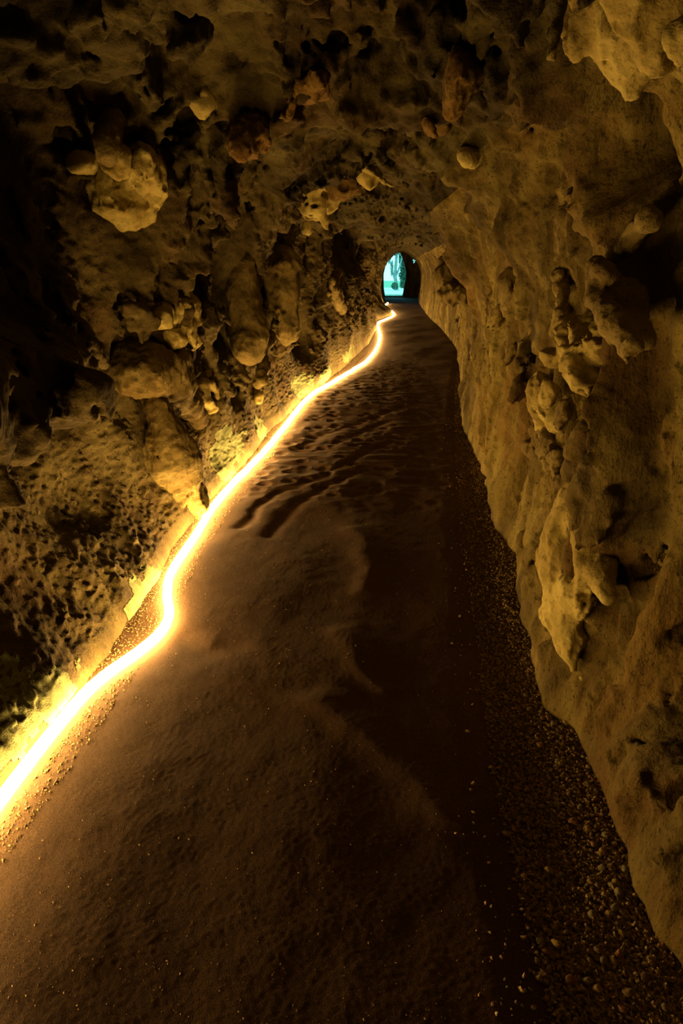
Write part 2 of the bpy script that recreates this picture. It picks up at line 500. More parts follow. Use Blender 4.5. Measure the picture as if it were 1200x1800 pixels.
DMIN, DMAX = -0.70, 0.54
def tunnel_shell(q=1.0):
    ny, nt_, nd = int(860 / q), int(800 / q), int(116 / q)
    # samples along the axis: dense near the viewer
    yy = [np.linspace(Y0, 0.7, int(40 / q), endpoint=False)]
    m = ny - len(yy[0])
    yy.append(0.7 * (Y1 / 0.7) ** (np.linspace(0, 1, m) ** 0.97))
    ys = np.concatenate(yy)
    ctrl = np.array([.10, .42, .55, .60, .50, .55, .55, .50, .60, .55, .42, .10])
    cum = np.concatenate([[0], np.cumsum(ctrl)])
    t = np.interp(np.linspace(0, cum[-1], nt_), cum, np.arange(13))
    S = catmull(section(ys), t)
    base = np.empty((ny, nt_, 3), f32)
    base[..., 0] = S[..., 0]
    base[..., 1] = ys[:, None]
    base[..., 2] = S[..., 1]
    tt = np.gradient(base, axis=1)
    N = np.stack([tt[..., 2], np.zeros((ny, nt_)), -tt[..., 0]], -1).astype(f32)
    N /= np.linalg.norm(N, axis=-1, keepdims=True) + 1e-9
    P = base.reshape(-1, 3)
    X, Y, Z = P.T
    T = np.broadcast_to(t[None], (ny, nt_)).reshape(-1)
    wl = sstep(5.2, 4.2, T)
    wr = sstep(6.8, 7.8, T)
    wc = np.clip(1 - wl - wr, 0, 1)
    foot = sstep(0.0, 0.20, Z)
    big = fbm(sc(P, 1.1, 0.9, 0.8), 1, 2)
    low = sstep(0.95 - 0.2 * sstep(4, 6, Y), 0.55 - 0.2 * sstep(4, 6, Y), Z + 0.15 * big)
    W = P + 0.12 * np.stack([fbm(P * 2.2, 201, 2), fbm(P * 2.2, 202, 2), fbm(P * 2.2, 203, 2)], 1)
    # ---- broad relief as a depth per point of the arch
    colL = ridged(sc(W, 2.3, 2.3, 0.5), 21, 2)
    D = wl * (0.17 * big + 0.24 * (colL - 0.60) * (1 - low) - 0.02 + feature_sum(Y, Z, LEFT_FEATURES, fbm(P * 3.0, 29, 3)))
    colR = ridged(sc(W, 2.6, 2.6, 0.35), 31, 3, 0.5)
    drap = fbm(sc(W, 8, 8, 1.3), 32, 3)
    D += wr * (0.12 * big + 0.20 * (colR - 0.68) + 0.04 * drap + feature_sum(Y, Z, RIGHT_FEATURES, fbm(P * 3.0, 39, 3)))
    flk = cells(sc(W, 4.0, 4.0, 4.0), 43)
    yw = Y + 0.40 * fbm(sc(P, 1.8, 1.0, 1.8), 41, 3) + 0.22 * (flk - 0.4) - 0.25 * (X + 0.2) ** 2
    ph = np.interp(yw, LIPS, np.arange(len(LIPS)))
    ip = np.clip(np.floor(ph).astype(int), 0, 16)
    saw = ph - ip
    lip = sstep(0.0, 0.95, saw) * LIP_AMP[ip]
    wcl = sstep(3.2, 4.6, T) * sstep(8.8, 7.4, T)             # the lips run a little way down both walls
    D += wc * 0.12 * big + wcl * 0.36 * (lip - 0.46) + wc * feature_sum(X, Y, CEIL_FEATURES, fbm(P * 3.0, 49, 3))
    damp = (0.10 + 0.90 * foot) * (1 - 0.50 * sstep(14, 30, Y))
    D = (D * damp).reshape(ny, nt_)
    # ---- lumps, hollows and flakes on a coarser three-dimensional grid
    cy, ct, cd = ny // 2, nt_ // 2, nd // 2
    b2, n2 = (resample(resample(A, 0, cy), 1, ct) for A in (base, N))
    w2 = [resample(resample(A.reshape(ny, nt_).astype(f32), 0, cy), 1, ct) for A in (wl, wr, wc, low, damp, foot)]
    D2 = resample(resample(D.astype(f32), 0, cy), 1, ct)
    dd = np.linspace(DMIN, DMAX, cd).astype(f32)
    F = np.empty((cy, ct, cd), f32)
    step = 60
    for a in range(0, cy, step):
        sl = slice(a, min(a + step, cy))
        d3 = np.broadcast_to(dd[None, None], F[sl].shape)
        f = d3 - D2[sl][..., None]
        near = np.abs(f) < 0.27
        Pn = (b2[sl][:, :, None] + n2[sl][:, :, None] * d3[..., None])[near]
        ul, ur, uc, lo_, dm, ft = (np.broadcast_to(w[sl][..., None], f.shape)[near] for w in w2)
        dn, g = d3[near], f[near]
        dm = np.maximum(dm, 0.32) * (1 - 0.40 * sstep(5.5, 9.0, Pn[:, 1]))
        # protrusions droop: the pattern slides down (or towards the near mouth) with its depth
        Pn[:, 2] += (ul + ur) * 0.75 * dn
        Pn[:, 1] += uc * 0.8 * dn
        Wn = Pn + 0.07 * np.stack([noise(Pn * 3.1, 211), noise(Pn * 3.1, 212), noise(Pn * 3.1, 213)], 1)
        m1 = sstep(-0.25, 0.30, noise(sc(Pn, 1.5, 1.5, 1.3), 24))
        m2 = sstep(-0.10, 0.30, noise(sc(Pn, 1.8, 1.8, 1.8), 25))
        rough = noise(Wn * np.stack([np.full(len(Wn), 5.0), np.full(len(Wn), 5.0), 5.0 - 2.6 * ur - 1.2 * ul], 1), 50)
        rough2 = noise(sc(Wn, 10.5, 10.5, 8.0), 51)
        g = g - dm * ((0.075 * ul * (1 - 0.75 * lo_) + 0.060 * ur) * rough + (0.040 * ul * (1 - 0.6 * lo_) + 0.028 * ur + 0.050 * uc) * rough2
                      + 0.13 * uc * noise(sc(Wn, 3.0, 2.6, 3.0), 58) + 0.024 * ur * noise(sc(Wn, 13, 13, 1.9), 59))
        kn = cells(sc(Wn, 4.6, 4.6, 3.4), 52) / 4.4
        kr = (0.105 * ul * (1 - lo_) * m1 + 0.085 * ur * sstep(0.30, 0.55, noise(Pn * 1.2, 36)) + 0.10 * uc * m1) * dm
        g = np.where(kr > 0.02, smin(g, np.maximum(kn - kr, g - 0.13), 0.035), g)
        ho = cells(sc(Wn, 5.6, 5.6, 4.6), 53) / 5.4
        hr = (0.085 * ul * (1 - lo_) * m2 + 0.05 * ur * sstep(0.1, 0.4, noise(Pn * 1.4, 37)) + 0.095 * uc * sstep(0.15, 0.45, noise(Pn * 1.6, 38))) * dm
        g = np.where(hr > 0.02, -smin(-g, ho - hr, 0.018), g)
        f[near] = g
        F[sl] = f
    F = resample(resample(resample(F, 0, ny), 1, nt_), 2, nd)
    # ---- grain of the rock in a thin band round the surface
    dd = np.linspace(DMIN, DMAX, nd).astype(f32)
    for a in range(0, ny, step):
        sl = slice(a, min(a + step, ny))
        f = F[sl]
        near = np.abs(f) < 0.045
        d3 = np.broadcast_to(dd[None, None], f.shape)
        Pn = (base[sl][:, :, None] + N[sl][:, :, None] * d3[..., None])[near]
        ul, ur, uc, lo_, dm = (np.broadcast_to(w.reshape(ny, nt_)[sl][..., None], f.shape)[near].astype(f32) for w in (wl, wr, wc, low, damp))
        n1 = noise(sc(Pn, 23, 23, 18), 54)
        n2_ = noise(sc(Pn, 47, 47, 40), 55)
        pt = np.clip(1 - cells(sc(Pn, 19, 19, 16), 56) / 0.36, 0, 1)
        mp = sstep(-0.1, 0.3, noise(Pn * 2.1, 57))
        f[near] -= dm * ((0.020 * ul * (1 - 0.5 * lo_) + 0.013 * ur + 0.022 * uc + 0.0 * lo_) * n1 + (0.009 * ul + 0.007 * ur + 0.009 * uc + 0.004 * lo_ * ul) * n2_
                         - (0.030 * ul * (1 - 0.6 * lo_) + 0.026 * ur + 0.026 * uc) * pt * mp)
        F[sl] = f
    # solid rim so that the surface ends cleanly at the bounds of the depth range
    F[..., 0] = -0.05
    F[..., -1] = 0.05
    V, Q = surface_nets(F)
    del F
    Q = drop_islands(len(V), Q)
    used, inv = np.unique(Q, return_inverse=True)
    V, Q = V[used], inv.reshape(-1, 4)
    i = np.minimum(V[:, 0].astype(int), ny - 2)
    j = np.minimum(V[:, 1].astype(int), nt_ - 2)
    fi, fj = (V[:, 0] - i)[:, None], (V[:, 1] - j)[:, None]
    def bil(A):
        return (A[i, j] * (1 - fi) + A[i + 1, j] * fi) * (1 - fj) + (A[i, j + 1] * (1 - fi) + A[i + 1, j + 1] * fi) * fj
    pos = bil(base) + bil(N) * (DMIN + (DMAX - DMIN) * V[:, 2:3] / (nd - 1))
    tv = np.interp(V[:, 1], np.arange(nt_), t)
    return pos, Q, tv

QUALITY = 1.0
SV, SQ, ST = tunnel_shell(QUALITY)
tq = ST[SQ].mean(1)
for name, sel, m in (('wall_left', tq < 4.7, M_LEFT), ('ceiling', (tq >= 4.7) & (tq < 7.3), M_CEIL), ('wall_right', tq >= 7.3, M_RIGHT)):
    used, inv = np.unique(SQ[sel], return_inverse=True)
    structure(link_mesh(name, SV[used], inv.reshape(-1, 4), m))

# unseen cap added behind the viewer to keep the continuing tunnel dark
end = np.array([[-3, -4.0, -1], [3, -4.0, -1], [3, -4.0, 4], [-3, -4.0, 4]], f32)
slab = np.concatenate([end, end + np.array([0, -0.3, 0], f32)])
structure(link_mesh('added_back_cap', slab, np.array([[0, 1, 2, 3], [7, 6, 5, 4], [0, 4, 5, 1], [1, 5, 6, 2], [2, 6, 7, 3], [3, 7, 4, 0]]), M_RIGHT, smooth=False))

# ------------------------------------------------------------------ floor
GRAVEL_EDGE = [(0.36, -4.0), (0.36, 1.0), (0.34, 1.2), (0.33, 1.42), (0.32, 1.73), (0.33, 2.17), (0.36, 2.82), (0.38, 3.86), (0.52, 6.28), (0.72, 9.08), (1.0, 12), (1.2, 14), (1.4, 40)]
# shallow run-off channels worn into the sand: polyline, half width, depth
CHANNELS = [
    ([(-0.964, 3.992), (-0.931, 4.380), (-0.817, 4.775), (-0.620, 5.083), (-0.447, 5.423), (-0.236, 6.004), (-0.035, 6.345)], 0.05, 0.011),
    ([(-0.775, 3.860), (-0.728, 4.224), (-0.686, 4.461), (-0.611, 4.657), (-0.458, 5.021), (-0.255, 5.354)], 0.055, 0.010),
    ([(-0.888, 6.631), (-0.616, 6.185), (-0.419, 6.428), (-0.106, 7.234)], 0.08, 0.010),
    ([(-0.903, 5.949), (-0.761, 6.519), (-0.511, 6.922), (-0.295, 7.365), (0.079, 8.045)], 0.07, 0.010),
    ([(-0.258, 4.000), (-0.172, 3.726), (-0.125, 3.406), (-0.142, 3.126)], 0.07, -0.008),
    ([(-0.224, 2.715), (-0.105, 2.400), (-0.032, 2.286)], 0.06, -0.006),
    ([(-0.267, 2.192), (-0.086, 2.036), (0.036, 1.866), (0.174, 1.651)], 0.08, -0.007),
    ([(-0.901, 2.608), (-0.781, 2.498), (-0.701, 2.528)], 0.08, 0.008),
]
def seg_dist(X, Y, pl):
    best = np.full(X.shape, 9.0)
    for (ax, ay), (bx, by) in zip(pl[:-1], pl[1:]):
        ex, ey = bx - ax, by - ay
        t = np.clip(((X - ax) * ex + (Y - ay) * ey) / (ex * ex + ey * ey), 0, 1)
        best = np.minimum(best, np.hypot(X - ax - t * ex, Y - ay - t * ey))
    return best

def floor_z(X, Y):
    X, Y = np.asarray(X, float), np.asarray(Y, float)
    sh = X.shape
    X, Y = X.ravel(), Y.ravel()
    P = np.stack([X, Y, np.zeros_like(X)], 1)
    wx = X + 0.05 * fbm(P * 4, 61, 2)
    wy = Y + 0.05 * fbm(P * 4, 62, 2)
    z = 0.013 * fbm(sc(P, 1.4, 0.9, 1), 63, 2) + 0.0016 * fbm(P * 8, 64, 2)
    rip = sstep(4.0, 5.2, Y) * sstep(14.0, 8.5, Y) * sstep(0.7, 0.1, X)
    z = z + rip * (0.015 * (ridged(sc(P, 2.1, 3.8, 1) + 0.4 * fbm(P * 2, 66, 2)[:, None], 65, 2) - 0.6) - 0.016 * np.clip(1 - cells(sc(P, 7, 6, 1), 67) / 0.45, 0, 1))
    sel = (Y > 1) & (Y < 12)
    for pl, w, dep in CHANNELS:
        z[sel] -= dep * np.exp(-(seg_dist(wx[sel], wy[sel], pl) / w) ** 2 * 1.2)
    g = X - curve_x(GRAVEL_EDGE, Y) - 0.04 * fbm(P * 3, 68, 2)
    z -= 0.016 * sstep(-0.10, 0.12, g) - 0.012 * sstep(0.05, 0.35, g)
    near_l = sstep(0.14, 0.0, X - curve_x(LEFT_BASE, Y))
    z += near_l * 0.012
    return z.reshape(sh)

def build_floor(q=1.0):
    ys = y_samples(q * 0.95)
    ys = ys[ys < 39.8]
    xs = np.linspace(-1.62, 1.45, int(620 / q))
    X, Y = np.meshgrid(xs, ys)
    mid = np.clip((Y - 34) / 1.5, 0, 1)
    X = X * (1 + 0.3 * mid)
    Z = floor_z(X, Y)
    P = np.stack([X, Y, Z], -1).reshape(-1, 3)
    Z = Z.ravel() + 0.0006 * fbm(P * 60, 69, 2)
    P[:, 2] = Z
    return structure(link_mesh('floor', P, grid_quads(len(ys), len(xs)), M_SAND))
build_floor(QUALITY)

# ------------------------------------------------------------------ rope light
ROPE_PATH = [(-1.18, 0.2), (-1.175, 0.8), (-1.17, 1.5), (-1.165, 1.91), (-1.14, 2.19), (-1.055, 2.45), (-1.02, 2.62), (-1.04, 2.78), (-1.115, 2.98), (-1.175, 3.24),
             (-1.20, 3.78), (-1.225, 4.35), (-1.195, 5.19), (-1.15, 6.0), (-1.14, 6.87), (-1.10, 8.51), (-0.97, 9.39), (-0.74, 10.8), (-0.57, 11.9), (-0.47, 13.4), (-0.44, 15.2),
             (-0.47, 16.95), (-0.57, 19.0), (-0.62, 20.3), (-0.60, 21.1), (-0.40, 22.4), (-0.25, 23.6), (-0.21, 24.6), (-0.25, 25.75), (-0.42, 27.4),
             (-0.62, 28.7), (-0.68, 30.2), (-0.62, 31.2), (-0.57, 32.6)]
def smooth_path(pts, step):
    pts = np.array(pts, float)
    k = len(pts)
    tt = np.linspace(0, k - 1, 60 * k)
    c = catmull(pts[None], tt)[0]
    s = np.concatenate([[0], np.cumsum(np.linalg.norm(np.diff(c, axis=0), axis=1))])
    u = np.arange(0, s[-1], step)
    return np.stack([np.interp(u, s, c[:, 0]), np.interp(u, s, c[:, 1])], 1)

def tube(path, r, n=8):
    path = np.asarray(path, float)
    tg = np.gradient(path, axis=0)
    tg /= np.linalg.norm(tg, axis=1)[:, None]
    side = np.cross(tg, [0, 0, 1.0])
    side /= np.linalg.norm(side, axis=1)[:, None]
    up = np.cross(side, tg)
    a = np.linspace(0, 2 * math.pi, n, endpoint=False)
    r = np.broadcast_to(r, (len(path),))
    V = path[:, None] + r[:, None, None] * (np.cos(a)[None, :, None] * side[:, None] + np.sin(a)[None, :, None] * up[:, None])
    i = np.arange(len(path) - 1)[:, None] * n
    j = np.arange(n)[None]
    Q = np.stack([i + j, i + (j + 1) % n, i + n + (j + 1) % n, i + n + j], -1).reshape(-1, 4)
    return V.reshape(-1, 3), Q

rp = smooth_path(ROPE_PATH, 0.05)
ROPE_R = 0.021
rz = floor_z(rp[:, 0], rp[:, 1])
rz = np.maximum.reduce([np.roll(rz, k) for k in (-1, 0, 1)])
V, F = tube(np.column_stack([rp, rz + ROPE_R + 0.001]), ROPE_R)
tag(link_mesh('rope_light', V, F, M_GLOW), 'glowing white rope light lying along the foot of the left wall', 'rope light')
#TAIL
# ------------------------------------------------------------------ rock formations standing out of the walls
def capsule(P, a, b, r0, r1):
    a, b = np.array(a), np.array(b)
    ab = b - a
    t = np.clip((P - a) @ ab / (ab @ ab + 1e-12), 0, 1)
    return np.linalg.norm(P - a - t[:, None] * ab, axis=1) - (r0 + (r1 - r0) * t)

def blob(P, c, r, rot=(0, 0, 0)):
    from mathutils import Euler
    R = np.array(Euler([math.radians(x) for x in rot]).to_matrix())
    q = (P - np.array(c)) @ R / np.array(r)
    k = np.linalg.norm(q, axis=1)
    return (k - 1) * min(r) * np.clip(k, 0.6, 1) ** 0.0

def formation(name, label, cat, solids, holes=(), mat=None, k=0.03, rough=0.022, freq=14, h=0.009, seed=0, pits=0.012, pit_f=20, stretch=0.7, group=None, grow=1.0):
    """solids / holes: ('c', a, b, r0, r1) tapered limb or ('b', centre, radii, tilt) lump, in metres"""
    gs = lambda s: s[:3] + (s[3] * grow, s[4] * grow) if s[0] == 'c' else (s[0], s[1], tuple(r * grow for r in s[2])) + tuple(s[3:])
    solids, holes = [gs(s) for s in solids], [gs(s) for s in holes]
    k, rough, freq, h, pits, pit_f = k * grow, rough * grow, freq / grow, h * grow, pits * grow, pit_f / grow
    lo, hi = np.full(3, 9e9), np.full(3, -9e9)
    for s in solids:
        if s[0] == 'c':
            for p, r in ((s[1], s[3]), (s[2], s[4])):
                lo, hi = np.minimum(lo, np.array(p) - r), np.maximum(hi, np.array(p) + r)
        else:
            r = max(s[2])
            lo, hi = np.minimum(lo, np.array(s[1]) - r), np.maximum(hi, np.array(s[1]) + r)
    pad = rough * 3.5 + k + 3 * h
    lo, hi = lo - pad, hi + pad
    n = np.ceil((hi - lo) / h).astype(int) + 1
    ax = [lo[i] + h * np.arange(n[i]) for i in range(3)]
    P = np.stack(np.meshgrid(*ax, indexing='ij'), -1).reshape(-1, 3)
    def ev(s, Q):
        if s[0] == 'c':
            return capsule(Q, *s[1:])
        return blob(Q, s[1], s[2], s[3] if len(s) > 3 else (0, 0, 0))
    q = P * (0.55 * freq)
    W = P + 1.5 * rough * np.stack([noise(q, seed + 5), noise(q, seed + 6), noise(q, seed + 7)], 1)
    f = np.full(len(P), 9.0)
    for s in solids:
        f = smin(f, ev(s, W), k)
    near = np.abs(f) < rough * 4 + 0.04 * grow
    Pn = P[near]
    g = f[near] + rough * 1.9 * fbm(sc(Pn, freq * 0.45, freq * 0.45, freq * 0.45 * stretch), seed, 2) + rough * 1.3 * (0.62 - ridged(sc(Pn, freq, freq, freq * stretch), seed + 1, 3, 0.55))
    if pits:
        g += pits * np.clip(1 - cells(Pn * pit_f, seed + 2) / 0.42, 0, 1) ** 0.7 * 1.6
    f[near] = g
    for s in holes:
        f = -smin(-f, ev(s, P), 0.012)
    f = f.reshape(n)
    f[0], f[-1], f[:, 0], f[:, -1], f[:, :, 0], f[:, :, -1] = (1.0,) * 6
    V, Q = surface_nets(f)
    V = lo + h * V
    c = V.mean(0)
    o = link_mesh(name, V - c, Q, mat or M_TAN)
    o.location = c
    return tag(o, label, cat, group)

# --- right wall
formation('rock_outcrop', 'pale cream knobbly outcrop low on the right wall, with a dark hollow in its side', 'rock',
          [('c', (0.634, 2.346, 0.773), (0.619, 2.358, 0.616), .05, .075), ('c', (0.619, 2.358, 0.616), (0.613, 2.337, 0.490), .075, .07), ('c', (0.613, 2.337, 0.490), (0.619, 2.260, 0.379), .07, .062),
           ('c', (0.619, 2.260, 0.379), (0.634, 2.177, 0.300), .062, .042), ('c', (0.634, 2.177, 0.300), (0.666, 2.116, 0.189), .042, .018),
           ('c', (0.656, 2.258, 0.742), (0.656, 2.130, 0.629), .05, .06), ('c', (0.656, 2.122, 0.612), (0.677, 2.002, 0.588), .05, .03), ('b', (0.603, 2.549, 0.453), (.025, .03, .032)), ('b', (0.634, 2.166, 0.484), (.06, .09, .07))],
          [('b', (0.587, 1.999, 0.661), (.06, .024, .038)), ('b', (0.571, 2.311, 0.473), (.03, .012, .014)), ('b', (0.582, 2.021, 0.799), (.03, .01, .012))],
          M_PALE, k=0.05, rough=.013, freq=17, h=.006, seed=301, pits=.004, stretch=.6, grow=1.057)
formation('hanging_rock', 'large pale hanging rock mass in the upper right corner, tapering downwards', 'rock',
          [('c', (0.446, 1.676, 2.166), (0.432, 1.657, 1.991), .20, .12), ('c', (0.432, 1.657, 1.991), (0.446, 1.659, 1.872), .12, .028),
           ('c', (0.360, 1.209, 1.973), (0.381, 1.250, 1.875), .14, .055), ('c', (0.381, 1.250, 1.875), (0.410, 1.341, 1.842), .05, .02), ('b', (0.360, 1.150, 1.840), (.03, .03, .028))],
          [('b', (0.338, 1.187, 1.847), (.03, .01, .014)), ('b', (0.360, 1.362, 1.963), (.06, .05, .03))],
          M_PALE, k=0.05, rough=.026, freq=10, h=.008, seed=311, pits=.005, stretch=.55, grow=0.719)
formation('flaky_rock', 'cluster of pale shell-shaped rock flakes on the right wall beside a black hole', 'rock',
          [('b', (0.647, 2.739, 1.284), (.05, .16, .030), (25, 25, 0)), ('b', (0.626, 2.377, 1.245), (.06, .15, .028), (38, 20, 10)), ('b', (0.647, 2.274, 1.295), (.05, .13, .022), (-18, 30, 0)),
           ('b', (0.647, 3.033, 1.195), (.05, .05, .035), (20, 40, 0)), ('b', (0.647, 2.326, 1.187), (.04, .10, .02), (25, 10, 0)), ('b', (0.734, 2.802, 1.224), (.07, .24, .12))],
          [('b', (0.631, 1.998, 1.287), (.10, .05, .045)), ('b', (0.588, 2.089, 1.302), (.02, .04, .012), (20, 0, 0))],
          M_PALE, k=.012, rough=.016, freq=15, h=.0065, seed=321, pits=.006, stretch=1, grow=1.079)
formation('knobbly_column', 'slim string of rounded stone knobs running down the right wall', 'rock',
          [('b', (0.709, 3.174, 1.719), (.055, .10, .075)), ('b', (0.704, 3.209, 1.626), (.042, .06, .036)), ('b', (0.698, 3.315, 1.598), (.03, .05, .03)), ('b', (0.692, 3.240, 1.522), (.026, .05, .034)),
           ('c', (0.698, 3.256, 1.503), (0.687, 3.120, 1.377), .03, .024), ('c', (0.687, 3.120, 1.377), (0.687, 3.157, 1.291), .026, .018), ('c', (0.753, 3.446, 1.769), (0.731, 3.247, 1.334), .04, .03)],
          [('b', (0.670, 3.011, 1.632), (.02, .02, .012)), ('b', (0.665, 2.828, 1.463), (.02, .02, .01))], M_TAN, k=.014, rough=.010, freq=20, h=.006, seed=331, pits=.006, grow=1.108)
formation('branching_rock', 'arched branching rock ridge on the right wall curving over a shadowed pocket', 'rock',
          [('c', (0.573, 2.179, 1.550), (0.563, 2.118, 1.473), .028, .034), ('c', (0.563, 2.118, 1.473), (0.573, 1.939, 1.400), .034, .042), ('c', (0.573, 1.939, 1.400), (0.592, 1.826, 1.353), .042, .025),
           ('c', (0.592, 2.182, 1.534), (0.630, 2.059, 1.460), .03, .05), ('c', (0.630, 2.111, 1.458), (0.649, 1.931, 1.364), .05, .03), ('b', (0.573, 2.098, 1.542), (.03, .04, .025))],
          (), M_TAN, k=.03, rough=.014, freq=16, h=.0065, seed=341, pits=.006, grow=0.955)
formation('rod_shaped_rock', 'blunt rod-shaped stone slanting across the right wall above the rock flakes', 'rock',
          [('c', (0.669, 2.353, 1.570), (0.628, 1.964, 1.663), .04, .034)], (), M_TAN, k=.02, rough=.012, freq=15, h=.0065, seed=345, pits=.003, grow=1.013)
formation('holed_rock', 'small pale stone riddled with holes, jutting from the right wall left of the flakes', 'rock',
          [('b', (0.670, 3.358, 1.009), (.045, .09, .07)), ('b', (0.664, 3.107, 1.025), (.035, .06, .045)), ('c', (0.703, 3.486, 0.903), (0.715, 3.340, 0.791), .04, .03), ('c', (0.726, 3.318, 0.908), (0.759, 3.204, 0.864), .05, .05)],
          [('b', (0.620, 3.153, 1.035), (.03, .022, .022)), ('b', (0.625, 2.973, 1.057), (.03, .018, .018)), ('b', (0.670, 2.967, 1.049), (.06, .04, .04))],
          M_PALE, k=.016, rough=.012, freq=20, h=.006, seed=351, pits=.009, pit_f=24, grow=1.117)
formation('honeycombed_rock', 'rusty honeycombed rock lump on the right wall below the holed stone', 'rock',
          [('c', (0.715, 3.409, 0.776), (0.727, 3.152, 0.700), .045, .05), ('b', (0.738, 3.614, 0.636), (.05, .10, .05)), ('c', (0.715, 3.061, 0.751), (0.715, 2.853, 0.681), .035, .02), ('b', (0.715, 2.994, 0.922), (.03, .06, .07))],
          [('b', (0.671, 3.117, 0.802), (.04, .03, .02)), ('b', (0.671, 2.932, 0.810), (.03, .02, .016)), ('b', (0.671, 3.312, 0.769), (.03, .03, .016)), ('b', (0.704, 3.349, 0.630), (.04, .06, .03))],
          M_TAN, k=.018, rough=.014, freq=18, h=.0065, seed=361, pits=.01, pit_f=22, grow=1.118)
formation('wedge_shaped_rock', 'pointed wedge of stone sticking out of the smoother stretch of right wall', 'rock',
          [('c', (0.740, 4.753, 1.446), (0.678, 4.755, 1.260), .10, .02), ('b', (0.699, 4.673, 1.360), (.04, .14, .09), (20, 0, 0))], (), M_TAN, k=.03, rough=.014, freq=12, h=.009, seed=371, pits=.005, grow=1.028)
formation('cragged_rock', 'cragged dark-holed boulder hanging at the far right side of the passage', 'rock',
          [('b', (0.543, 8.200, 1.490), (.16, .25, .14)), ('b', (0.588, 7.800, 1.290), (.16, .25, .12)), ('c', (0.485, 8.400, 1.611), (0.567, 8.000, 1.373), .09, .08), ('b', (0.693, 7.600, 1.269), (.12, .2, .10))],
          [('b', (0.611, 7.900, 1.567), (.08, .3, .07)), ('b', (0.597, 7.800, 1.453), (.05, .15, .05)), ('b', (0.543, 7.600, 1.205), (.04, .1, .035)), ('b', (0.713, 7.400, 1.221), (.05, .1, .04)), ('b', (0.634, 7.500, 1.131), (.04, .1, .03))],
          M_TAN, k=.04, rough=.03, freq=9, h=.014, seed=381, pits=.02, pit_f=10, grow=1.000)
# --- left wall
formation('overhanging_boulder', 'smooth overhanging boulder low on the left wall with its top in shadow', 'rock',
          [('b', (-1.441, 3.902, 0.991), (.18, .26, .15), (0, 0, 0)), ('b', (-1.394, 4.119, 0.857), (.12, .2, .09)), ('c', (-1.417, 4.178, 0.812), (-1.394, 4.608, 0.579), .08, .05), ('c', (-1.441, 4.862, 0.652), (-1.394, 4.706, 0.394), .05, .025)],
          (), M_TAN, k=.05, rough=.022, freq=9, h=.009, seed=401, pits=.006, grow=1.162)
formation('leaning_stone', 'slab of tan stone leaning against the left wall foot under the overhanging boulder', 'rock',
          [('c', (-1.406, 3.872, 0.781), (-1.353, 3.893, 0.484), .09, .14), ('c', (-1.353, 3.893, 0.484), (-1.353, 4.196, 0.052), .14, .11), ('b', (-1.364, 4.169, 0.061), (.10, .13, .10))],
          (), M_TAN, k=.06, rough=.022, freq=10, h=.009, seed=411, pits=.008, grow=1.057)
formation('pitted_rock', 'yellowish pitted rock head high on the left wall, dotted with small holes', 'rock',
          [('b', (-1.319, 3.651, 1.975), (.16, .24, .15)), ('b', (-1.211, 3.406, 2.005), (.07, .12, .05), (0, 0, 10)), ('b', (-1.190, 3.489, 1.980), (.06, .12, .06)), ('b', (-1.255, 3.242, 1.991), (.06, .08, .055)), ('b', (-1.363, 3.617, 1.856), (.14, .2, .12)), ('c', (-1.211, 3.466, 1.953), (-1.190, 3.582, 1.936), .05, .03)],
          [('b', (-1.157, 3.256, 1.967), (.03, .02, .014)), ('b', (-1.136, 3.328, 1.948), (.04, .03, .03)), ('b', (-1.146, 3.150, 1.912), (.04, .02, .016)), ('b', (-1.146, 3.162, 1.953), (.03, .015, .012))],
          M_PALE, k=.03, rough=.024, freq=11, h=.0085, seed=421, pits=.008, grow=1.081)
formation('finger_shaped_rock', 'upright finger of pale stone above the pitted rock on the left wall', 'rock',
          [('c', (-1.274, 3.277, 2.166), (-1.274, 3.193, 2.022), .05, .055), ('c', (-1.274, 3.277, 2.166), (-1.253, 3.279, 2.177), .045, .03)], (), M_TAN, k=.03, rough=.014, freq=14, h=.0075, seed=431, grow=1.044)
formation('rock_flake', 'small bright leaf-shaped flake at the dark upper left of the passage', 'rock',
          [('b', (-1.349, 3.091, 1.968), (.04, .075, .035), (20, 0, 0)), ('c', (-1.349, 3.133, 1.978), (-1.445, 3.457, 2.038), .02, .015), ('c', (-1.445, 3.354, 2.001), (-1.806, 4.382, 2.092), .04, .1)], (), M_PALE, k=.012, rough=.008, freq=18, h=.006, seed=441, pits=0, grow=1.204)
formation('pear_shaped_rock', 'pear-shaped pale knob under the left edge of the ceiling', 'rock',
          [('b', (-0.911, 3.490, 2.257), (.075, .08, .09)), ('c', (-0.911, 3.620, 2.301), (-0.911, 3.766, 2.331), .04, .026), ('c', (-0.911, 3.464, 2.229), (-0.929, 3.464, 2.195), .05, .02), ('c', (-0.929, 3.621, 2.318), (-1.002, 3.969, 2.505), .06, .07)],
          [('b', (-0.874, 3.549, 2.286), (.03, .02, .01)), ('b', (-0.911, 3.502, 2.342), (.04, .014, .014)), ('b', (-0.911, 3.648, 2.375), (.04, .014, .014))], M_PALE, k=.02, rough=.01, freq=14, h=.0075, seed=451, pits=0, grow=0.911)
formation('rusty_rock', 'rust-tinted lump hanging near the ceiling beside two dark holes', 'rock',
          [('b', (-0.711, 3.443, 2.109), (.12, .16, .11)), ('b', (-0.688, 3.766, 2.247), (.07, .1, .07)), ('c', (-0.711, 3.316, 2.066), (-0.711, 3.496, 2.066), .08, .05)],
          [('b', (-0.636, 3.020, 2.110), (.1, .1, .06))], M_RUST, k=.04, rough=.028, freq=10, h=.01, seed=461, pits=.012, grow=0.748)
